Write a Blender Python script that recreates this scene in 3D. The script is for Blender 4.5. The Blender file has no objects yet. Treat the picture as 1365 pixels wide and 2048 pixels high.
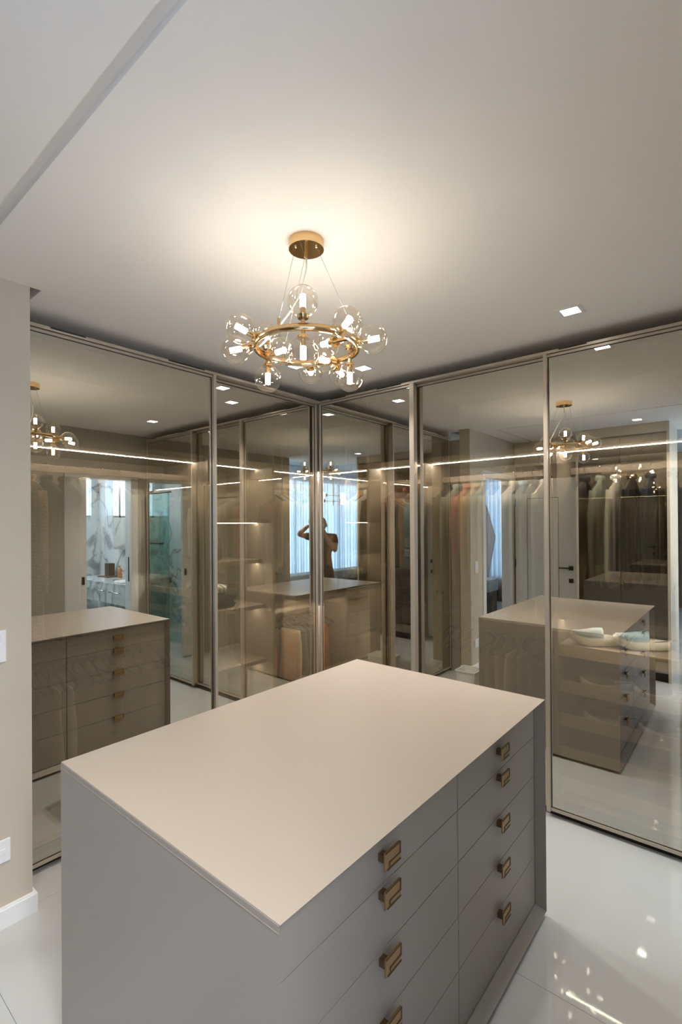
import bpy, bmesh, math, random
from mathutils import Vector, Matrix, noise
random.seed(7)
S = bpy.context.scene
COL = S.collection

# ------------------------------------------------------------------ camera
cam_d = bpy.data.cameras.new('camera')
cam = bpy.data.objects.new('camera', cam_d)
COL.objects.link(cam)
F = Vector((0.76768, 0.64083, 0.0035)).normalized()
R = Vector((0.64081, -0.76767, -0.0068)).normalized()
U = R.cross(F).normalized()
R = F.cross(U).normalized()
m = Matrix((R, U, -F)).transposed().to_4x4()
m.translation = Vector((0, 0, 1.6))
cam.matrix_world = m
cam_d.sensor_fit = 'HORIZONTAL'
cam_d.sensor_width = 36.0
cam_d.lens = 36.0 * 990.3 / 1365.0
cam_d.shift_x = 0.0
cam_d.shift_y = (1044.5 - 1024.0) / 1365.0
cam_d.clip_start = 0.01
S.camera = cam

# ------------------------------------------------------------------ light, exposure
W = bpy.data.worlds.new('sky'); S.world = W; W.use_nodes = True
bg = W.node_tree.nodes['Background']
bg.inputs[0].default_value = (0.46, 0.70, 1.0, 1)
bg.inputs[1].default_value = 3.2
S.view_settings.view_transform = 'Standard'
S.view_settings.look = 'None'
S.view_settings.gamma = 1.0
S.view_settings.use_curve_mapping = False
S.view_settings.exposure = 1.10
BULB, LED, LEDR, DOWN, SPOT = 40.0, 55.0, 110.0, 8.0, 34.0
def area(name, loc, size, energy, col, rot=(0, 0, 0)):
    d = bpy.data.lights.new(name, 'AREA'); d.shape = 'SQUARE'; d.size = size; d.energy = energy; d.color = col
    o = bpy.data.objects.new(name, d); COL.objects.link(o); o.location = loc; o.rotation_euler = rot; return o
area('bedroom_fill', (.15, -1.35, 2.86), 1.2, 110.0, (.98, .97, .95))  # added fill behind the camera, evens out the dressing room light
area('bathroom_fill', (2.3, -1.3, 2.43), .9, 20.0, (.82, .91, 1.0))  # added fill, brightens the bathroom marble
area('next_room_fill', (-1.5, 4.0, 2.56), .9, 22.0, (.85, .93, 1.0))  # added fill so the next room does not go dark
cy = S.cycles
cy.max_bounces = 12; cy.diffuse_bounces = 5; cy.glossy_bounces = 8
cy.transmission_bounces = 8; cy.transparent_max_bounces = 24
cy.sample_clamp_indirect = 4.0; cy.blur_glossy = 1.0
cy.caustics_refractive = False
cy.adaptive_threshold = 0.006


# ------------------------------------------------------------------ materials
MATS = {}
def nodes_of(m):
    m.use_nodes = True
    return m.node_tree.nodes, m.node_tree.links
def pbr(name, col, rough=0.5, metal=0.0, spec=0.5, emit=None, es=0.0, noise_s=None, noise_a=0.06, bump=0.0, bump_s=60, coat=0.0, sheen=0.0, ior=None):
    if name in MATS: return MATS[name]
    m = bpy.data.materials.new(name); n, l = nodes_of(m)
    b = n['Principled BSDF']
    b.inputs['Base Color'].default_value = (*col, 1)
    b.inputs['Roughness'].default_value = rough
    b.inputs['Metallic'].default_value = metal
    b.inputs['Specular IOR Level'].default_value = spec
    if ior: b.inputs['IOR'].default_value = ior
    if coat: b.inputs['Coat Weight'].default_value = coat; b.inputs['Coat Roughness'].default_value = 0.02
    if sheen: b.inputs['Sheen Weight'].default_value = sheen
    if emit:
        b.inputs['Emission Color'].default_value = (*emit, 1); b.inputs['Emission Strength'].default_value = es
    if noise_s:
        tc = n.new('ShaderNodeTexCoord'); nz = n.new('ShaderNodeTexNoise'); nz.inputs['Scale'].default_value = noise_s
        nz.inputs['Detail'].default_value = 5
        rp = n.new('ShaderNodeValToRGB')
        a = tuple(max(0, c * (1 - noise_a)) for c in col); c2 = tuple(min(1, c * (1 + noise_a)) for c in col)
        rp.color_ramp.elements[0].color = (*a, 1); rp.color_ramp.elements[1].color = (*c2, 1)
        rp.color_ramp.elements[0].position = 0.3; rp.color_ramp.elements[1].position = 0.7
        l.new(tc.outputs['Object'], nz.inputs['Vector']); l.new(nz.outputs['Fac'], rp.inputs[0]); l.new(rp.outputs[0], b.inputs['Base Color'])
    if bump:
        tc = n.new('ShaderNodeTexCoord'); nz = n.new('ShaderNodeTexNoise'); nz.inputs['Scale'].default_value = bump_s
        bp = n.new('ShaderNodeBump'); bp.inputs['Strength'].default_value = bump; bp.inputs['Distance'].default_value = 0.002
        l.new(tc.outputs['Object'], nz.inputs['Vector']); l.new(nz.outputs['Fac'], bp.inputs['Height']); l.new(bp.outputs[0], b.inputs['Normal'])
    MATS[name] = m
    return m
def cloth(name, col, pat=None, col2=(1, 1, 1), scale=40.0):
    if name in MATS: return MATS[name]
    m = pbr(name, col, 0.9, sheen=0.04, spec=0.2, noise_s=14, noise_a=0.10, bump=0.3, bump_s=300)
    n, l = m.node_tree.nodes, m.node_tree.links
    if pat:
        b = n['Principled BSDF']; tc = n.new('ShaderNodeTexCoord'); mx = n.new('ShaderNodeMix'); mx.data_type = 'RGBA'
        mx.inputs['A'].default_value = (*col, 1); mx.inputs['B'].default_value = (*col2, 1)
        if pat == 'dots':
            v = n.new('ShaderNodeTexVoronoi'); v.inputs['Scale'].default_value = scale; v.inputs['Randomness'].default_value = 0.35
            r = n.new('ShaderNodeMath'); r.operation = 'LESS_THAN'; r.inputs[1].default_value = 0.32
            l.new(tc.outputs['Object'], v.inputs['Vector']); l.new(v.outputs['Distance'], r.inputs[0]); l.new(r.outputs[0], mx.inputs['Factor'])
        else:
            w1 = n.new('ShaderNodeTexWave'); w1.bands_direction = 'Z'; w1.inputs['Scale'].default_value = scale
            w2 = n.new('ShaderNodeTexWave'); w2.bands_direction = 'Y' if pat == 'checky' else 'X'; w2.inputs['Scale'].default_value = scale
            a = n.new('ShaderNodeMath'); a.operation = 'MULTIPLY' if pat != 'stripe' else 'MAXIMUM'
            l.new(tc.outputs['Object'], w1.inputs['Vector']); l.new(tc.outputs['Object'], w2.inputs['Vector'])
            if pat == 'stripe': l.new(w2.outputs['Fac'], a.inputs[0]); a.inputs[1].default_value = 0
            else: l.new(w1.outputs['Fac'], a.inputs[0]); l.new(w2.outputs['Fac'], a.inputs[1])
            l.new(a.outputs[0], mx.inputs['Factor'])
        l.new(mx.outputs['Result'], b.inputs['Base Color'])
    return m
def emit(name, col, st):
    m = bpy.data.materials.new(name); n, l = nodes_of(m)
    n.remove(n['Principled BSDF']); e = n.new('ShaderNodeEmission'); e.inputs[0].default_value = (*col, 1); e.inputs[1].default_value = st
    l.new(e.outputs[0], n['Material Output'].inputs[0]); return m
def coated_glass(name, refl, rcol, tcol, rough=0.0, fres=None):
    """thin semi-reflective tinted pane: mirror coat mixed with tinted transparency"""
    m = bpy.data.materials.new(name); n, l = nodes_of(m); n.remove(n['Principled BSDF'])
    g = n.new('ShaderNodeBsdfGlossy'); g.inputs['Color'].default_value = (*rcol, 1); g.inputs['Roughness'].default_value = rough
    t = n.new('ShaderNodeBsdfTransparent'); t.inputs[0].default_value = (*tcol, 1)
    mx = n.new('ShaderNodeMixShader')
    if fres == 'facing':
        lw = n.new('ShaderNodeLayerWeight'); lw.inputs[0].default_value = .5
        pw = n.new('ShaderNodeMath'); pw.operation = 'POWER'; pw.inputs[1].default_value = 2.4
        ml = n.new('ShaderNodeMath'); ml.operation = 'MULTIPLY_ADD'; ml.inputs[1].default_value = .75; ml.inputs[2].default_value = .07
        l.new(lw.outputs['Facing'], pw.inputs[0]); l.new(pw.outputs[0], ml.inputs[0]); l.new(ml.outputs[0], mx.inputs[0])
    elif fres:
        fr = n.new('ShaderNodeFresnel'); fr.inputs[0].default_value = fres; l.new(fr.outputs[0], mx.inputs[0])
    else: mx.inputs[0].default_value = refl
    l.new(t.outputs[0], mx.inputs[1]); l.new(g.outputs[0], mx.inputs[2]); l.new(mx.outputs[0], n['Material Output'].inputs[0])
    return m
def marble(name, base, vein, rough=0.08, sc=1.4):
    m = pbr(name, base, rough); n, l = m.node_tree.nodes, m.node_tree.links; b = n['Principled BSDF']
    tc = n.new('ShaderNodeTexCoord'); nz = n.new('ShaderNodeTexNoise'); nz.inputs['Scale'].default_value = sc; nz.inputs['Detail'].default_value = 9
    nz.inputs['Distortion'].default_value = 1.6
    rp = n.new('ShaderNodeValToRGB'); e = rp.color_ramp.elements
    e[0].position = .46; e[0].color = (*base, 1); e[1].position = .54; e[1].color = (*base, 1)
    k = rp.color_ramp.elements.new(.5); k.color = (*vein, 1)
    l.new(tc.outputs['Object'], nz.inputs['Vector']); l.new(nz.outputs['Fac'], rp.inputs[0]); l.new(rp.outputs[0], b.inputs['Base Color'])
    return m

M_ceil = pbr('ceiling_paint', (0.84, 0.80, 0.76), 0.9, spec=0.2)
M_wall = pbr('wall_paint', (0.53, 0.47, 0.38), 0.85, spec=0.2, noise_s=3, noise_a=0.02)
M_wallgrey = pbr('greige_wall_paint', (0.40, 0.37, 0.32), 0.8, spec=0.2)
M_room = pbr('bedroom_paint', (0.60, 0.62, 0.64), 0.9, spec=0.2)
M_white = pbr('white_lacquer', (0.72, 0.73, 0.72), 0.35)
M_plate = pbr('white_plastic', (0.78, 0.78, 0.77), 0.3)
M_dark = pbr('black_gap', (0.012, 0.011, 0.010), 0.6)
M_lam = pbr('greige_laminate', (0.285, 0.245, 0.212), 0.42, noise_s=2.0, noise_a=0.02)
M_lamd = pbr('wardrobe_laminate', (0.33, 0.288, 0.242), 0.45, noise_s=2.0, noise_a=0.03)
M_front = pbr('tan_laminate', (.50, .41, .32), .45)
M_lit_top = pbr('lit_greige_laminate', (0.42, 0.36, 0.305), 0.33)  # same greige laminate, chandelier light on the top put into its colour
M_frame = pbr('champagne_aluminium', (0.50, 0.43, 0.35), 0.38, metal=0.5)
M_gasket = pbr('brown_gasket', (0.035, 0.026, 0.018), 0.6)
M_bronze = pbr('bronze_handle', (0.34, 0.215, 0.105), 0.38, metal=0.7)
M_bronzed = pbr('bronze_groove', (0.13, 0.075, 0.035), 0.5, metal=0.5)
M_gold = pbr('polished_gold', (0.83, 0.58, 0.30), 0.13, metal=1.0)
M_steel = pbr('brushed_steel', (0.60, 0.60, 0.60), 0.25, metal=1.0)
M_black = pbr('matte_black', (0.02, 0.02, 0.022), 0.45)
M_wood = pbr('dark_walnut', (0.075, 0.045, 0.028), 0.5, noise_s=5, noise_a=0.3)
M_amber = pbr('amber_glass', (0.45, 0.18, 0.05), 0.1)
M_cable = pbr('clear_cable', (0.75, 0.73, 0.68), 0.35)
M_floor = pbr('polished_porcelain', (0.465, 0.465, 0.455), 0.035, spec=0.75, noise_s=1.3, noise_a=0.025)
M_grout = pbr('grout', (0.33, 0.31, 0.29), 0.8)
M_marble = marble('white_marble', (0.62, 0.65, 0.66), (0.27, 0.29, 0.31))
M_teal = marble('teal_tinted_marble', (0.34, 0.47, 0.46), (0.16, 0.24, 0.24))
M_led = emit('led_light', (1.0, 0.92, 0.80), LED)
M_ledr = emit('led_light_right', (1.0, 0.93, 0.83), LEDR)
M_leds = emit('led_light_soft', (1.0, .94, .86), 45)
M_bulb = emit('bulb_light', (1.0, 0.93, 0.83), BULB)
M_down = emit('downlight_light', (1.0, 0.97, 0.92), DOWN)
M_pane = coated_glass('reflective_bronze_pane', 0.44, (0.96, 0.945, 0.89), (0.88, 0.84, 0.75))
M_clear = coated_glass('clear_glass', 0, (1, .96, .9), (0.975, 0.955, 0.92), fres='facing')
M_bathglass = coated_glass('green_shower_pane', 0.12, (0.8, 1, 0.95), (0.68, 0.84, 0.82))
M_mirror = coated_glass('silver_mirror', 1.0, (0.88, 0.90, 0.88), (0, 0, 0))
M_smoke = pbr('dark_mirror', (0.30, 0.28, 0.245), 0.0, metal=1.0)


# ------------------------------------------------------------------ mesh helpers
def link(name, me, mat=None, parent=None, smooth=False):
    o = bpy.data.objects.new(name, me); COL.objects.link(o)
    if mat is not None: me.materials.append(mat)
    if smooth:
        for p in me.polygons: p.use_smooth = True
    if parent is not None: o.parent = parent
    return o
def off(parent):
    v = Vector((0, 0, 0))
    while parent is not None:
        v += parent.location; parent = parent.parent
    return v
def from_bm(name, bm, mat, parent=None, smooth=False):
    bmesh.ops.recalc_face_normals(bm, faces=bm.faces)
    me = bpy.data.meshes.new(name); bm.to_mesh(me); bm.free()
    if parent is not None:
        me.transform(Matrix.Translation(-off(parent)))
    return link(name, me, mat, parent, smooth)
def bx(bm, lo, hi, bev=0.0):
    lo, hi = [min(a, b) for a, b in zip(lo, hi)], [max(a, b) for a, b in zip(lo, hi)]
    r = bmesh.ops.create_cube(bm, size=1)
    vs = r['verts']
    for v in vs:
        v.co = Vector([lo[i] + (v.co[i] + .5) * (hi[i] - lo[i]) for i in range(3)])
    if bev:
        es = list({e for v in vs for e in v.link_edges})
        bmesh.ops.bevel(bm, geom=es, offset=bev, segments=2, affect='EDGES', profile=0.6)
def box(name, lo, hi, mat, parent=None, bev=0.0):
    bm = bmesh.new(); bx(bm, lo, hi, bev); return from_bm(name, bm, mat, parent)
def boxes(name, lst, mat, parent=None, bev=0.0):
    bm = bmesh.new()
    for lo, hi in lst: bx(bm, lo, hi, bev)
    return from_bm(name, bm, mat, parent)
def tube_bm(bm, pts, rad, seg=8, cap=True, closed=False):
    pts = [Vector(p) for p in pts]; n = len(pts)
    rads = rad if isinstance(rad, (list, tuple)) else [rad] * n
    rings = []; prev = None
    for i, p in enumerate(pts):
        if closed: t = pts[(i + 1) % n] - pts[i - 1]
        else: t = pts[min(i + 1, n - 1)] - pts[max(i - 1, 0)]
        t.normalize()
        if prev is None:
            a = Vector((0, 0, 1)) if abs(t.z) < .9 else Vector((1, 0, 0))
            x = t.cross(a).normalized()
        else: x = (prev - t * prev.dot(t)).normalized()
        prev = x; y = t.cross(x)
        rings.append([bm.verts.new(p + (x * math.cos(2 * math.pi * k / seg) + y * math.sin(2 * math.pi * k / seg)) * rads[i]) for k in range(seg)])
    m = n if closed else n - 1
    for i in range(m):
        a, b = rings[i], rings[(i + 1) % n]
        for k in range(seg):
            bm.faces.new((a[k], a[(k + 1) % seg], b[(k + 1) % seg], b[k]))
    if cap and not closed:
        bm.faces.new(rings[0]); bm.faces.new(rings[-1][::-1])
def tube(name, pts, rad, mat, parent=None, seg=8, closed=False):
    bm = bmesh.new(); tube_bm(bm, pts, rad, seg, True, closed); return from_bm(name, bm, mat, parent, True)
def cyl(name, a, b, r, mat, parent=None, seg=20, r2=None):
    bm = bmesh.new(); tube_bm(bm, [a, b], [r, r if r2 is None else r2], seg); return from_bm(name, bm, mat, parent, False)
def ball(name, c, r, mat, parent=None, seg=24, sc=(1, 1, 1)):
    bm = bmesh.new(); bmesh.ops.create_uvsphere(bm, u_segments=seg, v_segments=seg // 2 + 2, radius=r)
    for v in bm.verts: v.co = Vector((v.co.x * sc[0], v.co.y * sc[1], v.co.z * sc[2])) + Vector(c)
    return from_bm(name, bm, mat, parent, True)
def loft(bm, rings, close=True, cap=True):
    vr = [[bm.verts.new(p) for p in r] for r in rings]
    for a, b in zip(vr, vr[1:]):
        n = len(a)
        for k in range(n if close else n - 1):
            bm.faces.new((a[k], a[(k + 1) % n], b[(k + 1) % n], b[k]))
    if cap: bm.faces.new(vr[0][::-1]); bm.faces.new(vr[-1])
def thing(name, label, cat, loc=(0, 0, 0), group=None):
    o = bpy.data.objects.new(name, None); COL.objects.link(o); o.location = loc
    o.empty_display_size = .05
    o['label'] = label; o['category'] = cat
    if group: o['group'] = group
    return o
def tag(o, label, cat, group=None):
    o['label'] = label; o['category'] = cat
    if group: o['group'] = group
    return o
def struct(o, label=None, cat=None):
    o['kind'] = 'structure'
    if label: o['label'] = label
    if cat: o['category'] = cat
    return o
ORD = ['first', 'second', 'third', 'fourth', 'fifth', 'sixth', 'seventh', 'eighth', 'ninth', 'tenth', 'eleventh', 'twelfth', 'thirteenth', 'fourteenth']

# key planes
XR, XR2, YL, YL2 = 2.807, 2.843, 2.549, 2.594
ZC = 2.600

# ================================================================== SETTING
# floor of large polished tiles (joint runs at x = 0.55)
TS = 1.2
floor = box('floor', (-5.6, -2.7, -0.10), (3.6, 5.4, -0.004), M_grout)
struct(floor, 'pale glossy porcelain tile floor mirroring the lamps', 'floor')
tile_me = {}
xs = [max(-5.55, min(3.55, 0.55 + k * TS)) for k in range(-6, 4)]
ys = [max(-2.65, min(5.35, 1.15 + k * TS)) for k in range(-5, 5)]
xs = sorted(set(xs)); ys = sorted(set(ys))
for a, b in zip(xs, xs[1:]):
    for c, d in zip(ys, ys[1:]):
        w, h = round(b - a, 3), round(d - c, 3)
        if w < .02 or h < .02: continue
        if (w, h) not in tile_me:
            bm = bmesh.new(); bx(bm, (0.0008, 0.0008, -0.006), (w - .0008, h - .0008, 0.0), 0.0)
            me = bpy.data.meshes.new('tile'); bm.to_mesh(me); bm.free(); me.materials.append(M_floor); tile_me[(w, h)] = me
        o = bpy.data.objects.new('floor_tile', tile_me[(w, h)]); COL.objects.link(o); o.parent = floor; o.location = (a, c, 0)

# closet ceiling with an access-panel groove and a notch round the end of the left wall
g0, g1, gy = 0.504, 0.538, 2.12      # groove along y at x = 0.53 ; along x at y = gy
gb = -0.28
bm = bmesh.new()
def slab(x0, y0, x1, y1, z0=ZC, z1=2.76): bx(bm, (x0, y0, z0), (x1, y1, z1))
slab(g1, gb, 3.46, 2.32); slab(0.80, 2.32, 3.46, 3.20); slab(0.70, 2.45, 0.80, 3.20, ZC, ZC + .058)
slab(-0.86, gb, g0, gy - .034); slab(-0.86, gy, g1, 2.312)
slab(-0.86, gy - .034, g1, gy, ZC + .022); slab(g0, gb, g1, gy - .034, ZC + .022)
slab(-4.2, 2.56, 0.80, 5.3)
ceiling = struct(from_bm('ceiling', bm, M_ceil), 'smooth off-white plaster ceiling of the dressing room with a thin recessed line', 'ceiling')
box('shadow_gap', (-.6, 2.30, ZC + .06), (.81, 3.20, ZC + .14), M_wallgrey, ceiling)

# left wall piece with doorway into the next room
wl = boxes('wall_left', [((0.389, 2.32, 0), (0.757, 2.44, ZC + .055)), ((-0.43, 2.32, 2.13), (0.389, 2.44, ZC + .055)),
                         ((-0.62, 2.32, 0), (-0.43, 2.44, ZC + .055))], M_wall)
struct(wl, 'beige painted wall stub left of the first glass door', 'wall')
ws = box('wall_side', (-0.60, 1.505, 0), (-0.515, 2.315, ZC - .002), M_wall); struct(ws)
box('wall_end', (0.735, 2.442, 0), (0.772, 3.16, 2.5), M_lamd)['kind'] = 'structure'
bb = boxes('baseboard_left', [((0.468, 2.302, 0), (0.757, 2.32, 0.072)), ((0.757, 2.302, 0), (0.771, 2.44, 0.072)), ((0.468, 2.308, 0.072), (0.757, 2.32, 0.078))], M_plate)
struct(bb, 'white baseboard along the foot of the left wall', 'baseboard')
# back wall (seen in the mirrors) with bathroom doorway
wb = boxes('wall_back', [((0.39, -0.28, 0), (2.02, -0.18, ZC - .002)), ((2.02, -0.28, 2.11), (2.75, -0.18, ZC - .002)), ((2.75, -0.28, 0), (3.46, -0.18, ZC - .002))], M_wallgrey)
struct(wb, 'greige painted wall with the bathroom doorway, seen mirrored in the glass', 'wall')
wr = box('wall_right', (3.43, -0.18, 0), (3.56, 3.22, 2.9), M_lamd); struct(wr)
wf = box('wall_front', (0.82, 3.165, 0), (3.43, 3.29, 2.9), M_lamd); struct(wf)
# doorway trim (left wall)
tr = boxes('trim_1', [((0.389, 2.305, 0), (0.464, 2.32, 2.19)), ((-0.51, 2.305, 2.13), (0.389, 2.32, 2.19)), ((0.37, 2.32, 0), (0.389, 2.45, 2.13)), ((-0.43, 2.32, 0), (-0.41, 2.45, 2.13))], M_white)
struct(tr, 'white door casing round the doorway beside the light switch', 'door frame')
# white hinged door standing open
dr = thing('door_1', 'white hinged door standing open against the side wall, black lever handle', 'door', (-.49, 1.95, 0))
dr['kind'] = 'structure'
box('leaf', (-.512, 1.55, .01), (-.475, 2.295, 2.12), M_white, dr, .002)
gx = -.4745
boxes('routed_line', [((gx, 1.76, 1.895), (gx + .0012, 2.15, 1.90)), ((gx, 1.76, .25), (gx + .0012, 1.765, 1.90)), ((gx, 2.145, .25), (gx + .0012, 2.15, 1.90)), ((gx, 1.76, .25), (gx + .0012, 2.15, .255))], M_dark, dr)
hd = box('handle', (-.475, 1.60, 1.045), (-.462, 1.65, 1.095), M_black, dr, .002)
boxes('lever', [((-.463, 1.615, 1.062), (-.427, 1.635, 1.08)), ((-.442, 1.615, 1.062), (-.427, 1.75, 1.08))], M_black, hd)
box('lock_plate', (-.475, 1.60, .90), (-.468, 1.65, .95), M_black, dr, .002)
for z in (.4, 1.1, 1.85):
    cyl('hinge', (-.47, 2.296, z - .05), (-.47, 2.296, z + .05), .008, M_black, dr, 10)
# pocket sliding door of the bathroom + frame
tr2 = boxes('trim_2', [((2.70, -0.30, 0), (2.78, -0.165, 2.11)), ((2.02, -0.29, 2.09), (2.78, -0.165, 2.125))], M_white)
struct(tr2, 'white frame of the bathroom doorway', 'door frame')
box('strike_slot', (2.698, -.235, .98), (2.7005, -.21, 1.25), M_black, tr2)
pd = thing('door_2', 'white sliding bathroom door half open with small black pull', 'door', (2.1, -.23, 0)); pd['kind'] = 'structure'
box('leaf', (2.02, -.25, .01), (2.245, -.21, 2.088), M_white, pd)
box('pull', (2.195, -.212, .99), (2.225, -.208, 1.07), M_black, pd)

# switch plates
def plate(loc, axis, w, h, label, n=3):
    t = thing('wall_switch', label, 'switch', loc)
    x, y, z = loc
    box('cover_plate', (x - w / 2, y - .009, z - h / 2), (x + w / 2, y, z + h / 2), M_plate, t, .003)
    for k in range(n):
        zz = z + h * .33 * (k - (n - 1) / 2) / max(1, 1)
        box('rocker', (x - w * .28, y - .0125, zz - h * .12), (x + w * .28, y - .008, zz + h * .12), M_plate, t, .002)
    return t
plate((0.628, 2.319, 1.12), 'y', .072, .128, 'white light switch plate on the left wall, at hand height')
plate((0.634, 2.319, 0.302), 'y', .084, .09, 'white socket plate low on the left wall above the baseboard', 1)

# ------------------------------------------------------------------ bedroom beyond the opening
bc = boxes('ceiling_bedroom', [((-5.5, -2.65, 2.9), (1.2, -0.28, 3.0)), ((-5.5, -0.28, 2.9), (-0.86, 2.54, 3.0))], M_room); struct(bc)
blk = boxes('trim_3', [((-0.88, -0.30, ZC), (-0.861, 2.54, 2.9)), ((-0.88, -0.30, ZC), (1.2, -0.281, 2.9))], M_room); struct(blk)
w4 = boxes('wall_west', [((-5.6, -2.7, 0), (-5.5, 2.6, 3.0)), ((-4.3, 2.6, 0), (-4.2, 5.3, .5)), ((-4.3, 2.6, 2.5), (-4.2, 5.3, 3.0)), ((-4.3, 4.9, .5), (-4.2, 5.3, 2.5))], M_wood); struct(w4, 'dark wood panelled bedroom wall', 'wall')
wpart = box('wall_partition', (1.2, -2.6, 0), (1.3, -0.282, 3.0), M_room); struct(wpart)
wn = box('wall_north', (-5.5, 2.54, 0), (-0.865, 2.56, 3.0), M_room); struct(wn)
# window wall y=-3.2
ww = boxes('wall_window', [((-5.5, -2.7, 0), (-5.2, -2.6, 3.0)), ((.75, -2.7, 0), (1.3, -2.6, 3.0)), ((-5.2, -2.7, 0), (.75, -2.6, .40)), ((-5.2, -2.7, 2.62), (.75, -2.6, 3.0))], M_room); struct(ww)
wi = boxes('window_1', [((xx, -2.68, .40), (xx + .05, -2.62, 2.62)) for xx in (-5.2, -3.7, -2.2, -.75, .70)] + [((-5.2, -2.68, .40), (.75, -2.62, .45)), ((-5.2, -2.68, 2.57), (.75, -2.62, 2.62))], M_white); struct(wi)
# sheer curtain
m = bpy.data.materials.new('sheer_curtain'); n, l = nodes_of(m); n.remove(n['Principled BSDF'])
tr_ = n.new('ShaderNodeBsdfTransparent'); tl = n.new('ShaderNodeBsdfTranslucent'); df = n.new('ShaderNodeBsdfDiffuse')
tl.inputs[0].default_value = (.66, .78, .90, 1); df.inputs[0].default_value = (.66, .78, .90, 1); tr_.inputs[0].default_value = (.9, .95, 1, 1)
m1 = n.new('ShaderNodeMixShader'); m1.inputs[0].default_value = .35; m2 = n.new('ShaderNodeMixShader'); m2.inputs[0].default_value = .55
l.new(tl.outputs[0], m1.inputs[1]); l.new(df.outputs[0], m1.inputs[2]); l.new(tr_.outputs[0], m2.inputs[1]); l.new(m1.outputs[0], m2.inputs[2]); l.new(m2.outputs[0], n['Material Output'].inputs[0])
M_sheer = m
M_drape = bpy.data.materials.new('window_dimming_drape'); n, l = nodes_of(M_drape); n.remove(n['Principled BSDF']); q_ = n.new('ShaderNodeBsdfTranslucent'); q_.inputs[0].default_value = (.30, .34, .38, 1); l.new(q_.outputs[0], n['Material Output'].inputs[0])
def curtain(x0, x1, y, z0, z1, label, swap=False):
    bm = bmesh.new(); cols = []
    N = int((x1 - x0) / .012)
    for i in range(N + 1):
        xx = x0 + (x1 - x0) * i / N
        dy = .035 * math.sin(xx * 62 + 1.5 * math.sin(xx * 9)) + .012 * math.sin(xx * 23)
        cols.append([bm.verts.new((xx, y + dy * s, z) if not swap else (y + dy * s, xx, z)) for z, s in ((z1, .7), ((z0 + z1) / 2, 1), (z0, 1.15))])
    for a, b in zip(cols, cols[1:]):
        for k in range(2): bm.faces.new((a[k], b[k], b[k + 1], a[k + 1]))
    return tag(from_bm('curtain', bm, M_drape if swap else M_sheer, None, True), label, 'curtain')
curtain(-5.4, 1.1, -2.42, .03, 2.86, 'pale blue backlit sheer curtain behind the photographer, seen in the corner mirrors')
curtain(2.75, 5.2, -4.12, .03, 2.58, 'added drape dimming the window of the next room, glimpsed through the doorway in the right glass', True)  # drape added to cut the brightness of the next-room window
# bench at the foot of the curtain
be = thing('bench', 'low upholstered grey bench before the sheer curtain', 'bench', (-2.2, -2.1, 0))
box('cushion', (-5.0, -2.34, .36), (.4, -1.95, .56), cloth('bluegrey_fabric', (.25, .29, .32)), be, .03)
box('base', (-4.95, -2.32, .08), (.35, -1.97, .36), M_wood, be, .01)
for sx in (-4.9, -2.3, .3):
    for sy in (-2.29, -2.0): cyl('leg', (sx, sy, 0), (sx, sy, .08), .02, M_black, be, 10)
# pendant lamp in the bedroom
M_opal = pbr('opal_glass', (0.85, .85, .85), 0.25, emit=(1, .98, .95), es=3.0)
pl = thing('pendant_lamp', 'bronze pendant lamp with white opal globes, seen in the corner mirror right of the photographer', 'lamp', (-1.9, -1.28, 2.6))
pc = Vector((-1.90, -1.28, 0))
tube('rod', [pc + Vector((0, 0, 2.9)), pc + Vector((0, 0, 1.97))], .008, M_bronze, pl)
cyl('ceiling_cup', pc + Vector((0, 0, 2.86)), pc + Vector((0, 0, 2.9)), .06, M_bronze, pl)
Rh = Vector((.64, -.77, 0))
for s0, s1, z in ((-.14, .16, 2.165), (-.15, .20, 2.05)):
    a = pc + Rh * s0 + Vector((0, 0, z)); b = pc + Rh * s1 + Vector((0, 0, z + .015))
    tube('arm', [a, b], .005, M_bronze, pl)
    for q, s in ((a, -1), (b, 1)):
        ball('globe', q + Rh * .045 * s, .066, M_opal, pl, 20)
        ball('globe_cup', q, .04, M_bronze, pl, 14, (1, 1, 1))

# ------------------------------------------------------------------ next room through the doorway of the left wall
w5 = boxes('wall_next_room', [((-4.2, 5.3, 0), (.9, 5.4, 2.7)), ((.80, 3.30, 0), (.9, 5.3, 2.7)), ((.79, 2.53, 2.5), (.82, 3.16, 2.7))], M_room); struct(w5)
bm = bmesh.new()
pts = [(4.7, .0), (4.03, .0), (4.03, .42), (3.865, 1.33), (4.04, 1.95), (4.7, 2.4)]
v0 = [bm.verts.new((-3.60, a, b)) for a, b in pts]; v1 = [bm.verts.new((-3.64, a, b)) for a, b in pts]
bm.faces.new(v0); bm.faces.new(v1[::-1])
for k in range(6): bm.faces.new((v0[k], v0[(k + 1) % 6], v1[(k + 1) % 6], v1[k]))
tag(from_bm('angled_panel', bm, pbr('lilac_grey', (.40, .40, .47), .7)), 'lilac grey angled panel glimpsed through the doorway in the right mirror', 'panel')  # unidentified lilac shape beyond the doorway, made up as a panel
bed = thing('bed', 'low bed with grey cover glimpsed through the doorway in the mirror glass', 'bed', (-1.6, 4.0, 0))
box('mattress', (-2.9, 3.5, .40), (-.9, 4.3, .62), cloth('grey_bedding', (.35, .38, .40)), bed, .04)
box('base', (-2.85, 3.52, .0), (-.95, 4.28, .40), M_wood, bed, .01)


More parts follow.
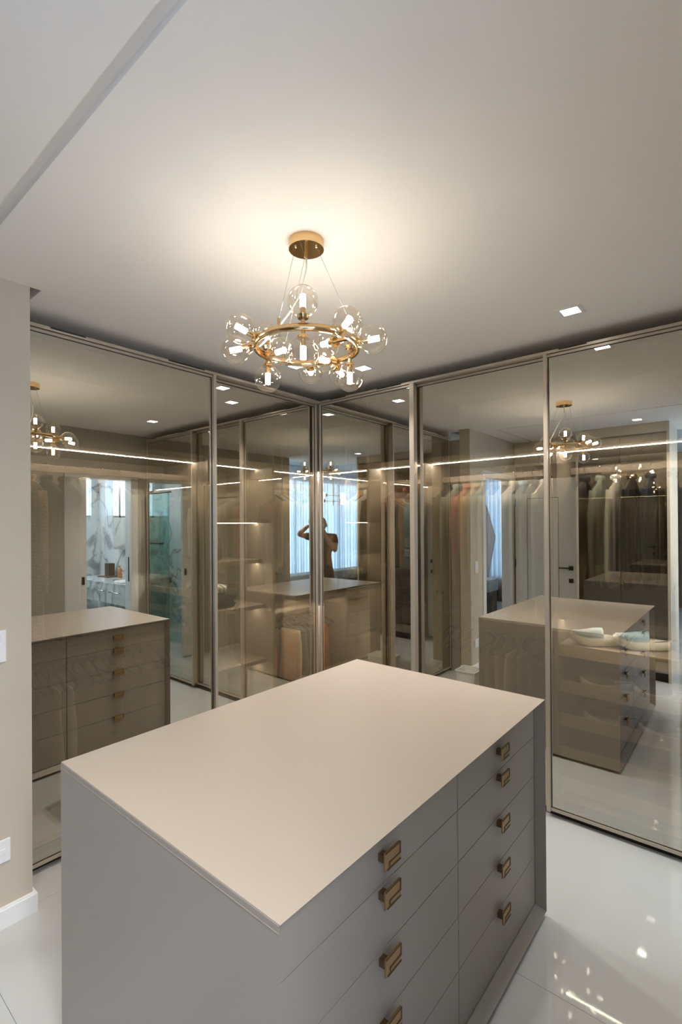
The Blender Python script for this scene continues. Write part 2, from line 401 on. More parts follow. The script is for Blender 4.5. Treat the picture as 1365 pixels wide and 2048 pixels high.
# ------------------------------------------------------------------ bathroom behind the back wall (seen in the mirror glass)
struct(boxes('wall_bathroom_east', [((3.30, -2.4, 0), (3.4, -0.28, 2.7))], M_marble), 'white veined marble bathroom wall', 'wall')
struct(boxes('wall_bathroom_south', [((1.3, -2.4, 0), (3.4, -2.3, 1.72)), ((1.3, -2.4, 2.36), (3.4, -2.3, 2.7)), ((1.3, -2.4, 1.72), (1.42, -2.3, 2.36)), ((2.20, -2.4, 1.72), (2.32, -2.3, 2.36)), ((3.2, -2.4, 1.72), (3.4, -2.3, 2.36))], M_marble))
struct(boxes('wall_bathroom_west', [((1.301, -2.3, 0), (1.33, -0.28, 1.72)), ((1.301, -2.3, 2.36), (1.33, -.28, 2.7)), ((1.301, -0.9, 1.72), (1.33, -.28, 2.36))], M_marble))
struct(box('ceiling_bathroom', (1.3, -2.4, 2.45), (3.4, -0.28, 2.5), M_ceil))
struct(boxes('window_2', [((1.42, -2.37, 1.72), (1.45, -2.33, 2.36)), ((2.17, -2.37, 1.72), (2.2, -2.33, 2.36)), ((1.42, -2.37, 1.72), (2.2, -2.33, 1.75)), ((2.32, -2.37, 1.72), (3.2, -2.33, 1.75)), ((2.74, -2.37, 1.72), (2.77, -2.33, 2.36))], M_steel))
va = thing('vanity_cabinet', 'floating white marble bathroom vanity with steel pulls, seen in the left glass', 'cabinet', (3.04, -1.1, .6))
box('countertop', (2.80, -2.0, .885), (3.298, -.33, .905), M_marble, va, .002)
box('front_panel', (2.80, -2.0, .66), (2.825, -.33, .884), M_marble, va)
box('side_panel', (2.826, -.35, .66), (3.298, -.33, .884), M_marble, va)
box('side_panel', (2.826, -2.0, .66), (3.298, -1.98, .884), M_marble, va)
for yy in (-.75, -1.15, -1.6):
    tube('pull', [(2.80, yy - .12, .80), (2.775, yy - .12, .80), (2.775, yy + .12, .80), (2.80, yy + .12, .80)], .007, M_steel, va)
bm = bmesh.new()
loft(bm, [[(3.03 + math.cos(t) * r * .8, -.85 + math.sin(t) * r * 1.1, z) for t in [k * math.pi / 12 for k in range(24)]] for r, z in ((.20, .9055), (.205, .912), (.19, .914), (.17, .908))], True, True)
from_bm('basin', bm, M_plate, va, True)
ut = tube('drain_trap', [(3.05, -.85, .66), (3.05, -.85, .52), (3.09, -.88, .48), (3.13, -.91, .52), (3.15, -.93, .56), (3.29, -.93, .56)], .024, M_steel, va, 12)
tp = thing('wall_tap', 'dark wall mounted tap over the vanity basin, in the left glass', 'tap', (3.29, -.85, 1.06))
tube('spout', [(3.30, -.85, 1.06), (3.12, -.85, 1.06), (3.11, -.85, 1.04)], .011, M_black, tp)
cyl('valve', (3.30, -.76, 1.06), (3.25, -.76, 1.06), .02, M_black, tp)
for i, (a, b) in enumerate(((-1.62, -1.02), (-.82, -.42))):
    mc = thing('mirror_cabinet', ['wide mirror cabinet above the bathroom vanity, farther from the doorway', 'narrow mirror cabinet above the bathroom vanity, nearer the doorway'][i], 'mirror', (3.2, (a + b) / 2, 1.3))
    box('carcass', (3.20, a, 1.28), (3.299, b, 2.25), M_frame, mc)
    box('mirror_pane', (3.194, a + .004, 1.284), (3.199, b - .004, 2.246), M_mirror, mc)
def bottle(x, y, z, r, h, mat, label, cat='bottle', grp=None, capm=None):
    t = thing('toiletry_bottle', label, cat, (x, y, z), grp)
    bm = bmesh.new()
    loft(bm, [[(x + math.cos(k * math.pi / 8) * q * r, y + math.sin(k * math.pi / 8) * q * r, z + w * h) for k in range(16)] for q, w in ((.9, 0), (1, .03), (1, .62), (.8, .72), (.35, .76), (.35, .84))])
    from_bm('body', bm, mat, t, True)
    cyl('cap', (x, y, z + h * .84), (x, y, z + h), r * .5, capm or M_gold, t, 12)
for i, (y, r, h, mt, lb) in enumerate(((-1.45, .03, .16, M_amber, 'amber bottle farthest along the vanity top'), (-1.36, .035, .10, M_clear, 'squat clear jar beside the amber bottle on the vanity'),
                                  (-1.20, .04, .20, M_plate, 'tall white lotion bottle on the vanity'), (-1.10, .03, .12, M_clear, 'small clear perfume bottle next to the tall white bottle'),
                                  (-1.03, .03, .13, M_clear, 'clear perfume bottle left of the basin'), (-.55, .028, .09, M_amber, 'small amber jar at the near end of the vanity'))):
    bottle(3.20, y, .905, r, h, mt, lb, 'bottle', 'toiletries on the vanity')
ty = thing('vanity_tray', 'dark wood tray with amber frame at the far end of the vanity', 'tray', (3.15, -1.62, .906))
box('tray_base', (3.06, -1.80, .906), (3.24, -1.50, .915), M_wood, ty)
box('back_box', (3.16, -1.80, .915), (3.24, -1.68, 1.08), M_wood, ty)
# shower
sh = thing('shower_screen', 'green tinted shower glass with dark horizontal bars, seen in the doubled reflection', 'screen', (1.9, -1.6, 0))
box('glass_pane', (1.95, -2.29, .02), (1.958, -1.0, 2.05), M_bathglass, sh)
tube('towel_bar', [(1.99, -2.2, 1.35), (1.99, -1.1, 1.35)], .012, M_black, sh)
tube('top_rail', [(1.955, -2.29, 2.05), (1.955, -.95, 2.05)], .012, M_black, sh)
hs_ = thing('rain_shower', 'flat dark shower rose on an arm high in the mirrored bathroom', 'shower', (1.6, -2.2, 2.1))
tube('arm', [(1.6, -2.3, 2.12), (1.6, -2.05, 2.12)], .01, M_black, hs_)
cyl('disc', (1.6, -2.05, 2.08), (1.6, -2.05, 2.10), .11, M_black, hs_, 24)
nsh = box('shower_bench', (1.335, -2.295, .78), (1.94, -1.95, .82), M_marble); tag(nsh, 'pale marble ledge in the shower behind green glass', 'shelf')

# ------------------------------------------------------------------ fitted wardrobes
def wardrobe(label, loc): return thing('wardrobe', label, 'wardrobe', loc)
P_ = M_lamd
WL = wardrobe('long built-in greige wardrobe behind the two left sliding glass doors', (1.9, 2.9, 0))
ZT = 2.50
box('top_panel', (0.825, 2.625, 2.478), (3.425, 3.16, 2.50), P_, WL)
box('base_panel', (0.825, 2.625, .075), (3.425, 3.16, .10), P_, WL)
box('side_panel', (0.80, 2.625, .0), (0.8245, 3.16, 2.50), P_, WL)
box('plinth', (0.825, 2.68, .0), (3.425, 2.70, .074), M_dark, WL)
box('back_panel', (0.825, 3.145, .10), (3.425, 3.163, 2.478), P_, WL)
for x in (1.855, 2.385):
    box('divider_panel', (x, 2.625, .10), (x + .022, 3.144, 2.478), P_, WL, .001)
def led_x(x0, x1, y, z, par):
    box('led_strip', (x0, y - .0035, z - .002), (x1, y + .0035, z + .001), M_led, par)
def led_y(y0, y1, x, z, par):
    box('led_strip', (x - .0035, y0, z - .002), (x + .0035, y1, z + .001), M_ledr, par)
for a, b in ((.826, 1.854), (1.878, 2.384), (2.408, 3.42)):
    box('shelf', (a, 2.64, 2.003), (b, 3.144, 2.035), P_, WL, .001)
    led_x(a + .002, b - .002, 2.795, 2.0025, WL)
for z, fy in ((1.64, 2.66), (1.35, 2.74), (1.03, 2.70), (.64, 2.70)):
    box('shelf', (1.878, fy, z - .028), (2.384, 3.144, z), P_, WL, .001)
    led_x(1.88, 2.382, 2.80, z - .0285, WL)
box('shelf', (2.408, 2.66, .985), (3.10, 3.144, 1.01), P_, WL, .001)
led_x(2.41, 3.09, 2.72, .9845, WL)
for a, b in ((.826, 1.854), (2.408, 3.10)):
    for z in (1.885, .905):
        box('hanging_rail', (a, 2.862, z), (b, 2.878, z + .038), M_lam, WL, .002)
        for xx in (a, b - .01): box('rail_socket', (xx, 2.855, z - .006), (xx + .01, 2.885, z + .044), M_frame, WL)
WR = wardrobe('long built-in greige wardrobe behind the three right sliding glass doors', (3.1, 1.2, 0))
box('top_panel', (2.875, -.17, 2.478), (3.425, 2.62, 2.50), P_, WR)
box('base_panel', (2.875, -.17, .075), (3.425, 2.62, .10), P_, WR)
box('plinth', (2.93, -.17, 0), (2.95, 2.62, .074), M_dark, WR)
box('back_panel', (3.41, -.17, .10), (3.428, 2.62, 2.478), P_, WR)
for y in (2.145, 1.70, .85, -.168):
    box('divider_panel', (2.875, y - .011, .10), (3.409, y + .011, 2.478), P_, WR, .001)
for a, b in ((-.156, .838), (.862, 1.688), (1.712, 2.133), (2.157, 2.62)):
    box('shelf', (2.89, a, 2.003), (3.409, b, 2.035), P_, WR, .001)
    led_y(a + .002, b - .002, 3.0, 2.0025, WR)
for a, b, zs in ((-.156, .838, (1.885,)), (.862, 1.688, (1.885, .925)), (1.712, 2.133, (1.885,)), (2.157, 2.60, (1.885,))):
    for z in zs:
        box('hanging_rail', (3.142, a, z), (3.158, b, z + .038), M_lam, WR, .002)
# shoe shelves behind the rightmost door
box('shelf', (2.90, -.156, .895), (3.409, .838, .925), P_, WR, .001)
box('shelf', (2.90, -.156, 1.06), (3.409, .838, 1.083), P_, WR, .001)
box('led_strip', (2.9565, -.15, 1.0575), (2.9635, .835, 1.0605), M_leds, WR)
box('shelf_front', (2.885, -.156, .862), (2.90, .838, .927), M_front, WR, .001)
for z in (.73, .545, .36, .19):
    box('shelf', (2.90, -.156, z - .066), (3.40, .838, z - .05), P_, WR, .001)
    box('shelf_front', (2.885, -.15, z - .068), (2.90, .835, z), M_front, WR, .001)
# bag shelf in the corner compartment
box('shelf', (2.89, 2.157, .97), (3.409, 2.62, 1.0), P_, WR, .001)
led_y(2.165, 2.60, 3.0, .9695, WR)
# top tracks with dark slots
TL = thing('door_track', 'slim champagne ceiling-side track over the two left glass doors, with dark slots', 'track', (1.8, 2.56, 2.52))
box('top_track', (.80, 2.528, 2.519), (2.83, 2.618, 2.534), M_frame, TL, .001)
TR = thing('door_track', 'slim champagne track over the three right glass doors, with dark slots', 'track', (2.83, 1.2, 2.52))
box('top_track', (2.79, -.02, 2.519), (2.868, 2.527, 2.534), M_frame, TR, .001)
for a, b in ((.91, 1.07), (1.52, 1.76)):
    box('vent_slot', (a, 2.5275, 2.5265), (b, 2.56, 2.5345), M_dark, TL)
for a, b in ((2.43, 2.28), (2.0, 1.80), (.80, .66), (.2, .1)):
    box('vent_slot', (2.7895, b, 2.5265), (2.82, a, 2.5345), M_dark, TR)
box('bottom_track', (.82, 2.58, .0), (2.82, 2.61, .022), M_dark, TL)
box('bottom_track', (2.83, -.02, .0), (2.860, 2.55, .022), M_dark, TR)

def door(axis, a, b, plane, label, wa=.014, wb=.014, ha=False, hb=False):
    """sliding glass door; axis 'x' runs along x at y=plane, axis 'y' runs along y at x=plane"""
    mid = (a + b) / 2
    t = thing('sliding_door', label, 'door', (mid, plane, .03) if axis == 'x' else (plane, mid, .03))
    def bb_(name, s0, s1, d0, d1, z0, z1, mt, bev=0.0):
        if axis == 'x': return box(name, (s0, plane + d0, z0), (s1, plane + d1, z1), mt, t, bev)
        return box(name, (plane + d0, s0, z0), (plane + d1, s1, z1), mt, t, bev)
    bb_('glass_pane', a + wa, b - wb, 0, .001, .048, 2.503, M_pane)
    bb_('rail', a, b, -.008, .016, 2.503, 2.516, M_frame, .001)
    bb_('rail', a, b, -.008, .016, .032, .048, M_frame, .001)
    bb_('stile', a, a + wa, -.012 if not ha else -.024, .018, .030, 2.518, M_frame, .0015)
    bb_('stile', b - wb, b, -.012 if not hb else -.024, .018, .030, 2.518, M_frame, .0015)
    bb_('gasket', a + wa, b - wb, -.0018, -.0003, 2.4995, 2.503, M_gasket)
    bb_('gasket', a + wa, b - wb, -.0018, -.0003, .048, .0515, M_gasket)
    bb_('gasket', a + wa, a + wa + .004, -.0018, -.0003, .048, 2.503, M_gasket)
    bb_('gasket', b - wb - .004, b - wb, -.0018, -.0003, .048, 2.503, M_gasket)
    return t
door('x', .795, 1.842, YL, 'leftmost sliding door of bronze mirror glass, beside the beige wall', hb=True, wb=.02)
door('x', 1.815, 2.822, YL2, 'second sliding mirror glass door from the left, ending at the room corner', hb=True, wb=.026)
door('y', 1.70, 2.545, XR, 'sliding mirror glass door just right of the room corner', hb=False, ha=True, wa=.034)
door('y', .862, 1.735, XR2, 'middle sliding mirror glass door of the right wall, set back', wa=.014, wb=.014)
door('y', .0, .880, XR, 'rightmost sliding mirror glass door, nearest the camera', hb=True, wb=.020)

# hinged-door wardrobe opposite (seen in the right glass)
W2 = wardrobe('free end wardrobe with two dark mirror doors and beige end panels, mirrored at far right', (-.5, 1.07, 0))
box('side_panel', (-.86, .635, 0), (-.215, .66, ZC - .002), M_wall, W2)
box('side_panel', (-.86, 1.48, 0), (-.215, 1.50, ZC - .002), M_wall, W2)
box('fascia', (-.24, .66, 2.50), (-.22, 1.48, ZC - .002), M_wall, W2)
box('back_panel', (-.86, .66, 0), (-.84, 1.48, ZC - .002), M_wall, W2)
box('plinth', (-.27, .66, 0), (-.26, 1.48, .085), M_dark, W2)
for a, b in ((.663, 1.068), (1.072, 1.477)):
    d_ = box('door', (-.24, a, .09), (-.222, b, 2.497), M_smoke, W2, .001)
box('handle', (-.222, 1.052, .95), (-.205, 1.060, 1.03), M_bronze, W2)
box('handle', (-.222, 1.080, .95), (-.205, 1.088, 1.03), M_bronze, W2)
box('dark_gap_strip', (-.514, 1.51, 2.13), (-.505, 2.30, 2.30), M_dark, W2)  # black strip drawn for the dark gap above the open door

# ------------------------------------------------------------------ island
ix0, ix1, iy0, iy1, IH = .6114, 2.0827, .6606, 1.6343, .878
IS = thing('drawer_island', 'large greige island chest of drawers in the middle of the dressing room', 'island', (1.347, 1.147, 0))
def mitred(name, lo, hi, axis, side, cut, mat):
    """panel whose front and back edges are chamfered inward to a knife edge (side: which face is the inner one)"""
    bm = bmesh.new(); bx(bm, lo, hi)
    for v in bm.verts:
        inner = abs(v.co[axis] - (hi[axis] if side > 0 else lo[axis])) < 1e-6
        if inner: v.co.y += cut if v.co.y < 1.1 else -cut
    return from_bm(name, bm, mat, IS)
mitred('top_panel', (ix0 + .0015, iy0, IH - .019), (ix1, iy1, IH), 2, -1, .038, M_lit_top)
mitred('side_panel', (ix0, iy0, .018), (ix0 + .019, iy1, IH - .0025), 0, 1, .038, M_lam)
mitred('side_panel', (ix1 - .019, iy0, .018), (ix1 - .0005, iy1, IH - .0025), 0, -1, .038, M_lam)
mitred('bottom_panel', (ix0 + .0005, iy0, .018), (ix1 - .001, iy1, .040), 2, 1, .038, M_lam)
box('edge_band', (ix0 - .0012, iy0 + .001, IH - .017), (ix0 - .0001, iy1 - .001, IH - .0150), M_lamd, IS)
box('plinth', (ix0 + .05, iy0 + .05, 0), (ix1 - .05, iy1 - .05, .0175), M_dark, IS)
box('carcass', (ix0 + .02, iy0 + .062, .041), (ix1 - .02, iy1 - .062, IH - .020), M_gasket, IS)
zb_ = [.042, .237, .402, .565, .724, .857]
def handle(x, z, s, par):
    # rectangular bronze pull: stem, plate, raised rim and step-shaped groove
    y = (iy0 + .040) if s < 0 else (iy1 - .040)
    h = box('handle', (x - .033, y + s * .017, z - .022), (x + .033, y + s * .022, z + .022), M_bronze, par, .001)
    box('stem', (x - .032, y, z - .004), (x - .012, y + s * .0165, z + .014), M_bronzed, h)
    f = y + s * .0222; f2 = y + s * .0236
    boxes('rim', [((x - .033, f, z + .0195), (x + .033, f2, z + .022)), ((x + .030, f, z - .004), (x + .033, f2, z + .022)),
                  ((x - .014, f, z - .0075), (x + .033, f2, z - .0045)), ((x - .017, f, z - .016), (x - .014, f2, z - .0045)), ((x - .026, f, z - .022), (x + .033, f2, z - .0195))], M_bronzed, h)
for s in (-1, 1):
    for c, (a, b, hx) in enumerate(((ix0 + .021, 1.383, 1.002), (1.387, ix1 - .021, 1.712)) if s < 0 else ((ix0 + .021, 1.348, 1.03), (1.352, ix1 - .021, 1.692))):
        for k in range(5):
            z0, z1 = zb_[k] + .0012, zb_[k + 1] - .0012
            y = iy0 + .040 if s < 0 else iy1 - .040
            d_ = box('drawer', (a, y, z0), (b, y - s * .019, z1), M_lam, IS, .0008)
            handle(hx, (.223, .384, .541, .701, .793)[k] if s < 0 else (.23, .393, .553, .705, .80)[k], s, d_)

# ------------------------------------------------------------------ chandelier
CC = Vector((1.265, 1.207, 0)); RZ = 2.224; RR = .180
Fh = Vector((.768, .641, 0)).normalized(); Rt = Vector((.641, -.768, 0)).normalized()
def P(lat, far, z): return CC + Rt * lat + Fh * far + Vector((0, 0, z))
CH = thing('chandelier', 'gold ring chandelier with fifteen clear glass globes above the island', 'chandelier', (CC.x, CC.y, 2.2))
cyl('canopy', CC + Vector((0, 0, 2.568)), CC + Vector((0, 0, ZC)), .062, M_gold, CH, 40)
bm = bmesh.new(); N = 72; rings = []
for k in range(N):
    t = 2 * math.pi * k / N; d = Vector((math.cos(t), math.sin(t), 0))
    rings.append([bm.verts.new(CC + d * (RR + dr_) + Vector((0, 0, RZ + dz))) for dr_, dz in ((-.006, -.011), (.006, -.011), (.006, .011), (-.006, .011))])
for k in range(N):
    a, b = rings[k], rings[(k + 1) % N]
    for q in range(4): bm.faces.new((a[q], a[(q + 1) % 4], b[(q + 1) % 4], b[q]))
ringo = from_bm('ring', bm, M_gold, CH, True)
def globe(attach, ctr):
    attach, ctr = Vector(attach), Vector(ctr)
    d = (ctr - attach).normalized(); gr = .0495
    s = cyl('socket', attach, ctr - d * (gr - .012), .0075, M_gold, CH, 12)
    cyl('socket_cup', ctr - d * (gr + .006), ctr - d * (gr - .004), .017, M_gold, s, 20, .021)
    cyl('lamp_holder', ctr - d * (gr - .004), ctr - d * .020, .009, M_gold, s, 12)
    cyl('bulb', ctr - d * .019, ctr + d * .020, .0095, M_bulb, s, 12)
    g = ball('glass_globe', ctr, gr, M_clear, CH, 28)
def ringpt(deg, z=RZ):
    a = math.radians(deg); return P(math.sin(a) * RR, -math.cos(a) * RR, z)
for a in (0, 122, -122):
    p = ringpt(a)
    for s in (1, -1): globe(p + Vector((0, 0, s * .010)), p + Vector((0, 0, s * .082)))
globe(ringpt(-66, RZ + .008), P(-.212, -.100, 2.252))
globe(ringpt(-82, RZ - .004), P(-.243, -.040, 2.203))
globe(ringpt(40), P(.128, -.172, 2.236) + Vector((0, 0, .0)) if False else P(.140, -.180, 2.238))
globe(ringpt(76), P(.232, -.052, 2.232))
globe(ringpt(180), P(-.002, .250, 2.216))
globe(ringpt(150), P(.118, .232, 2.205))
globe(ringpt(-118), P(-.100, .060, 2.232))
globe(ringpt(60), P(.066, .010, 2.240))
globe(ringpt(146, RZ - .006), P(.058, .100, 2.212))
for a, b in ((-26, -60), (94, 60), (-146, -170)):
    q = ringpt(a, RZ + .012); c = P(math.sin(math.radians(b)) * .042, -math.cos(math.radians(b)) * .042, 2.568)
    tube('suspension_wire', [q + Vector((0, 0, .02)), c], .0008, M_steel, CH, 6)
    cyl('wire_grip', q - Vector((0, 0, .004)), q + Vector((0, 0, .024)), .005, M_gold, CH, 12)
    ball('wire_cap', c, .006, M_gold, CH, 12)
cyl('cable_gland', CC + Vector((0, 0, 2.54)), CC + Vector((0, 0, 2.568)), .006, M_gold, CH, 12)
e_ = ringpt(-100, RZ + .01)
tube('power_cable', [CC + Vector((0, 0, 2.54)), CC + Vector((0, 0, 2.50)), P(-.022, .03, 2.43), P(-.07, .045, 2.36), P(-.12, .05, 2.30), e_], .0035, M_cable, CH, 8)

# ------------------------------------------------------------------ recessed downlights
def downlight(x, y, label):
    t = thing('recessed_downlight', label, 'ceiling light', (x, y, ZC), 'square recessed downlights')
    o, i_ = .055, .038; z = ZC
    fr = boxes('frame', [((x - o, y - o, z - .003), (x + o, y - i_, z)), ((x - o, y + i_, z - .003), (x + o, y + o, z)), ((x - o, y - i_, z - .003), (x - i_, y + i_, z)), ((x + i_, y - i_, z - .003), (x + o, y + i_, z))], M_plate, t)
    sp = bpy.data.lights.new('downlight_beam', 'SPOT'); sp.energy = SPOT; sp.spot_size = 1.9; sp.spot_blend = 1.0; sp.shadow_soft_size = .03; sp.color = (1.0, .94, .86)
    so = bpy.data.objects.new('downlight_beam', sp); COL.objects.link(so); so.parent = t; so.location = (0, 0, -.035)
    box('diffuser', (x - i_, y - i_, z - .0025), (x + i_, y + i_, z - .0005), M_down, t)
downlight(2.495, .659, 'square recessed downlight at the right of the ceiling, above the rightmost glass door')
downlight(2.533, 1.92, 'square recessed ceiling light right of the chandelier globes, near the corner')
downlight(2.222, 2.214, 'square recessed ceiling light behind the chandelier, left of the corner')
downlight(.05, .87, 'square recessed ceiling light over the camera, seen only in the glass')

# ------------------------------------------------------------------ hangers, clothes
M_velvet = pbr('dark_velvet', (0.035, 0.033, 0.03), 0.7)
M_wwood = pbr('pale_hanger', (0.60, 0.57, 0.52), 0.5)
def frame(x, y, z, axis):
    """local (w, t, z) -> world; w runs across the wardrobe depth, t along the rail"""
    if axis == 'x': return lambda w, t, h: Vector((x + t, y + w, z + h))
    return lambda w, t, h: Vector((x + w, y + t, z + h))
HME = {}
def hanger(x, y, z, axis, label, mat=None, grp=None):
    """z = top of rail"""
    t = thing('clothes_hanger', label, 'hanger', (x, y, z), grp)
    mat = mat or M_velvet; key = (axis, mat.name)
    if key not in HME:
        f = frame(0, 0, 0, axis)
        b1 = bmesh.new(); tube_bm(b1, [f(-.0125, 0, -.018), f(-.0125, 0, .001), f(-.007, 0, .008), f(.004, 0, .009), f(.0125, 0, .003), f(.0125, 0, -.032), f(.006, 0, -.05), f(0, 0, -.058), f(0, 0, -.085)], .0019, 6)
        b2 = bmesh.new(); tube_bm(b2, [f(-.205, 0, -.178), f(-.19, 0, -.155), f(-.10, 0, -.108), f(-.03, 0, -.088), f(0, 0, -.084), f(.03, 0, -.088), f(.10, 0, -.108), f(.19, 0, -.155), f(.205, 0, -.178)], [.006, .008, .0065, .006, .0065, .006, .0065, .008, .006], 8)
        b3 = bmesh.new(); tube_bm(b3, [f(-.19, 0, -.165), f(-.17, 0, -.192), f(.17, 0, -.192), f(.19, 0, -.165)], .004, 6)
        r = []
        for nm, b, mt in (('hook', b1, M_steel), ('shoulder_bar', b2, mat), ('trouser_bar', b3, mat)):
            bmesh.ops.recalc_face_normals(b, faces=b.faces); me = bpy.data.meshes.new(nm); b.to_mesh(me); b.free(); me.materials.append(mt)
            for p in me.polygons: p.use_smooth = True
            r.append((nm, me))
        HME[key] = r
    for nm, me in HME[key]:
        o = bpy.data.objects.new(nm, me); COL.objects.link(o); o.parent = t
    return t
rs = random.Random(11)
def ell(f, w, t, h, N, rip=0, ph=0, kn=5, dw=0, dt=0):
    out = []
    for k in range(N):
        a = 2 * math.pi * k / N
        c, s = math.cos(a), math.sin(a)
        r = 1 + rip * math.sin(kn * a + ph) + rip * .6 * math.sin((kn + 4) * a - ph * 1.7)
        out.append(f(dw + w * math.copysign(abs(c) ** .75, c) * (1 + rip * .15 * math.sin(3 * a + ph)), dt + t * math.copysign(abs(s) ** .8, s) * r, h))
    return out
def shirt(x, y, z, axis, mat, L, label, sleeve=.58, t=.014, cat='shirt', name='shirt', cuffm=None, grp=None, wid=.20):
    f = frame(x, y, z, axis); T = thing(name, label, cat, (x, y, z - .1), grp)
    L = min(L, .90) if cat != 'coat' else L
    ph = rs.random() * 6; N = 28
    b = bmesh.new()
    prof = [(-.075, .045, .9), (-.088, .058, 1.1), (-.100, .085, 1.1), (-.118, .13, 1.1), (-.145, wid * .93, 1.05), (-.17, wid, 1.0), (-.21, wid * .99, 1.1), (-.30, wid * .90, 1.2), (-.42, wid * .89, 1.25), (-.56, wid * .93, 1.25), (-.68, wid * .95, 1.3)]
    while prof[-1][0] - .12 > -L: prof.append((prof[-1][0] - .12, prof[-1][1] * 1.01, prof[-1][2]))
    prof.append((-L, wid * .97, 1.3))
    R_ = []
    for h, w, tt in prof:
        g = min(1, max(0, (-h - .12) / .5))
        R_.append(ell(f, w, t * tt * (.75 if h > -.1 else 1), h, N, .04 + .14 * g, ph + h * 1.2, 5, 0, .003 * math.sin(h * 7 + ph)))
    loft(b, R_); from_bm('body', b, mat, T, True)
    b = bmesh.new()
    loft(b, [ell(f, .052, .023, -.083, 16), ell(f, .056, .026, -.066, 16), ell(f, .045, .020, -.056, 16)], True, False)
    from_bm('collar', b, mat, T, True)
    if sleeve:
        for s in (-1, 1):
            b = bmesh.new(); n = 9; rr_ = []
            for k in range(n):
                q = k / (n - 1); hh = -.150 - q * sleeve; ww = wid * .93 + .028 * min(1, q * 4) - .01 * q
                rr_.append(ell(f, .036 - .010 * q, t * (1.0 - .18 * q), hh, 14, .10, ph + q * 6, 3, s * ww, .004 * math.sin(q * 3 + ph)))
            loft(b, rr_); sl = from_bm('sleeve', b, mat, T, True)
            if cuffm:
                b = bmesh.new(); loft(b, [ell(f, .030, t * .9, -.150 - sleeve + .0, 14, 0, 0, 3, s * (wid * .93 + .018)), ell(f, .030, t * .9, -.150 - sleeve - .05, 14, 0, 0, 3, s * (wid * .93 + .018))])
                from_bm('cuff', b, cuffm, sl, True)
    # button placket facing along the rail
    for sgn in (-1,):
        b = bmesh.new(); tt = t * 1.34 * 1.1
        loft(b, [[f(-.012, sgn * tt, h), f(.012, sgn * tt, h), f(.012, sgn * (tt + .003), h), f(-.012, sgn * (tt + .003), h)] for h in (-.13, -.3, -.5, -L + .04)])
        from_bm('placket', b, mat, T)
    return T
def trousers(x, y, z, axis, mat, L, label, w=.16, name='folded_trousers', cat='trousers', t=.014, hemm=None):
    f = frame(x, y, z, axis); T = thing(name, label, cat, (x, y, z - .2)); ph = rs.random() * 6
    b = bmesh.new(); N = 26; R_ = []
    n = 9
    for k in range(n):
        q = k / (n - 1); h = -.184 - q * L
        R_.append(ell(f, w * (.93 + .1 * q), t * (.7 + .9 * min(1, q * 3)), h, N, .04 + .20 * q, ph + q * 2, 4, .012 * math.sin(ph), .006 * math.sin(q * 5 + ph)))
    loft(b, R_); o = from_bm('leg', b, mat, T, True)
    b = bmesh.new(); loft(b, [ell(f, w * .95, t * .85, -.192 - .008, N), ell(f, w * .97, t * 1.25, -.192 - .04, N)], True, False); from_bm('waistband', b, mat, T, True)
    if hemm:
        b = bmesh.new(); loft(b, [ell(f, w * 1.04, t * 1.75, -.184 - L + .03, N, .15, ph + 2, 4), ell(f, w * 1.05, t * 1.8, -.184 - L - .004, N, .15, ph + 2, 4)], True, False); from_bm('hem', b, hemm, T, True)
    return T
C = dict(charcoal=cloth('charcoal_cotton', (.045, .045, .05)), black=cloth('black_cotton', (.015, .015, .017)), white=cloth('white_cotton', (.70, .69, .66)), cream=cloth('cream_cotton', (.62, .54, .43)),
         grey=cloth('grey_cotton', (.30, .30, .29)), sage=cloth('sage_linen', (.24, .28, .25)), pink=cloth('dusty_pink_cotton', (.50, .25, .20)), tan=cloth('tan_linen', (.48, .34, .20)), blue=cloth('pale_blue_cotton', (.42, .52, .60)),
         check=cloth('grey_check', (.55, .55, .52), 'checkx', (.22, .24, .24), 22), pin=cloth('pinstripe', (.60, .58, .54), 'stripe', (.38, .37, .35), 60), dots=cloth('peach_dots', (.42, .26, .17), 'dots', (.62, .46, .34), 55),
         plum=cloth('dark_wine', (.10, .035, .025)), denim=cloth('faded_denim', (.16, .20, .21)), mustard=cloth('mustard_twill', (.78, .22, .008)), brown=cloth('brown_rattan_knit', (.22, .10, .035), 'checkx', (.10, .045, .015), 60), navy=cloth('navy', (.03, .04, .07)))
def pos(i, n, seen): return seen.format(ORD[i])
RZT = 1.923
# left wardrobe, upper rail (from the wall side)
ug = [('charcoal', .875, .95), ('dots', .93, .88), ('charcoal', 1.01, 1.0), ('charcoal', 1.10, .9), ('white', 1.20, .78), ('cream', 1.30, .62), ('pin', 1.40, .74), ('black', 1.66, .70)]
for i, (c, x, L) in enumerate(ug):
    nm = c.replace('dots', 'peach dotted').replace('pin', 'pinstriped')
    hanger(x, 2.87, RZT, 'x', f'dark hanger holding the {nm} garment, {ORD[i]} from the wall on the upper left rail')
    shirt(x, 2.87, RZT, 'x', C[c], L, f'{nm} garment hanging {ORD[i]} from the wall on the upper left rail', sleeve=.5 if c != 'charcoal' else 0, name='hanging_shirt')
# left wardrobe, lower rail: mostly bare hangers
for i, x in enumerate((.90, .96, 1.02, 1.08, 1.16, 1.21, 1.27, 1.33, 1.42, 1.52, 1.58, 1.63)):
    hanger(x, 2.87, .943, 'x', f'{ORD[i]} dark hanger from the wall on the lower left rail')
    if i in (2, 3, 9): trousers(x, 2.87, .943, 'x', C[{2: 'cream', 3: 'white', 9: 'grey'}[i]], {2: .52, 3: .40, 9: .35}[i], {2: 'long cream trousers folded over a lower left hanger', 3: 'white trousers next to the cream pair on the lower left rail', 9: 'grey trousers folded over a hanger farther right on the lower left rail'}[i])
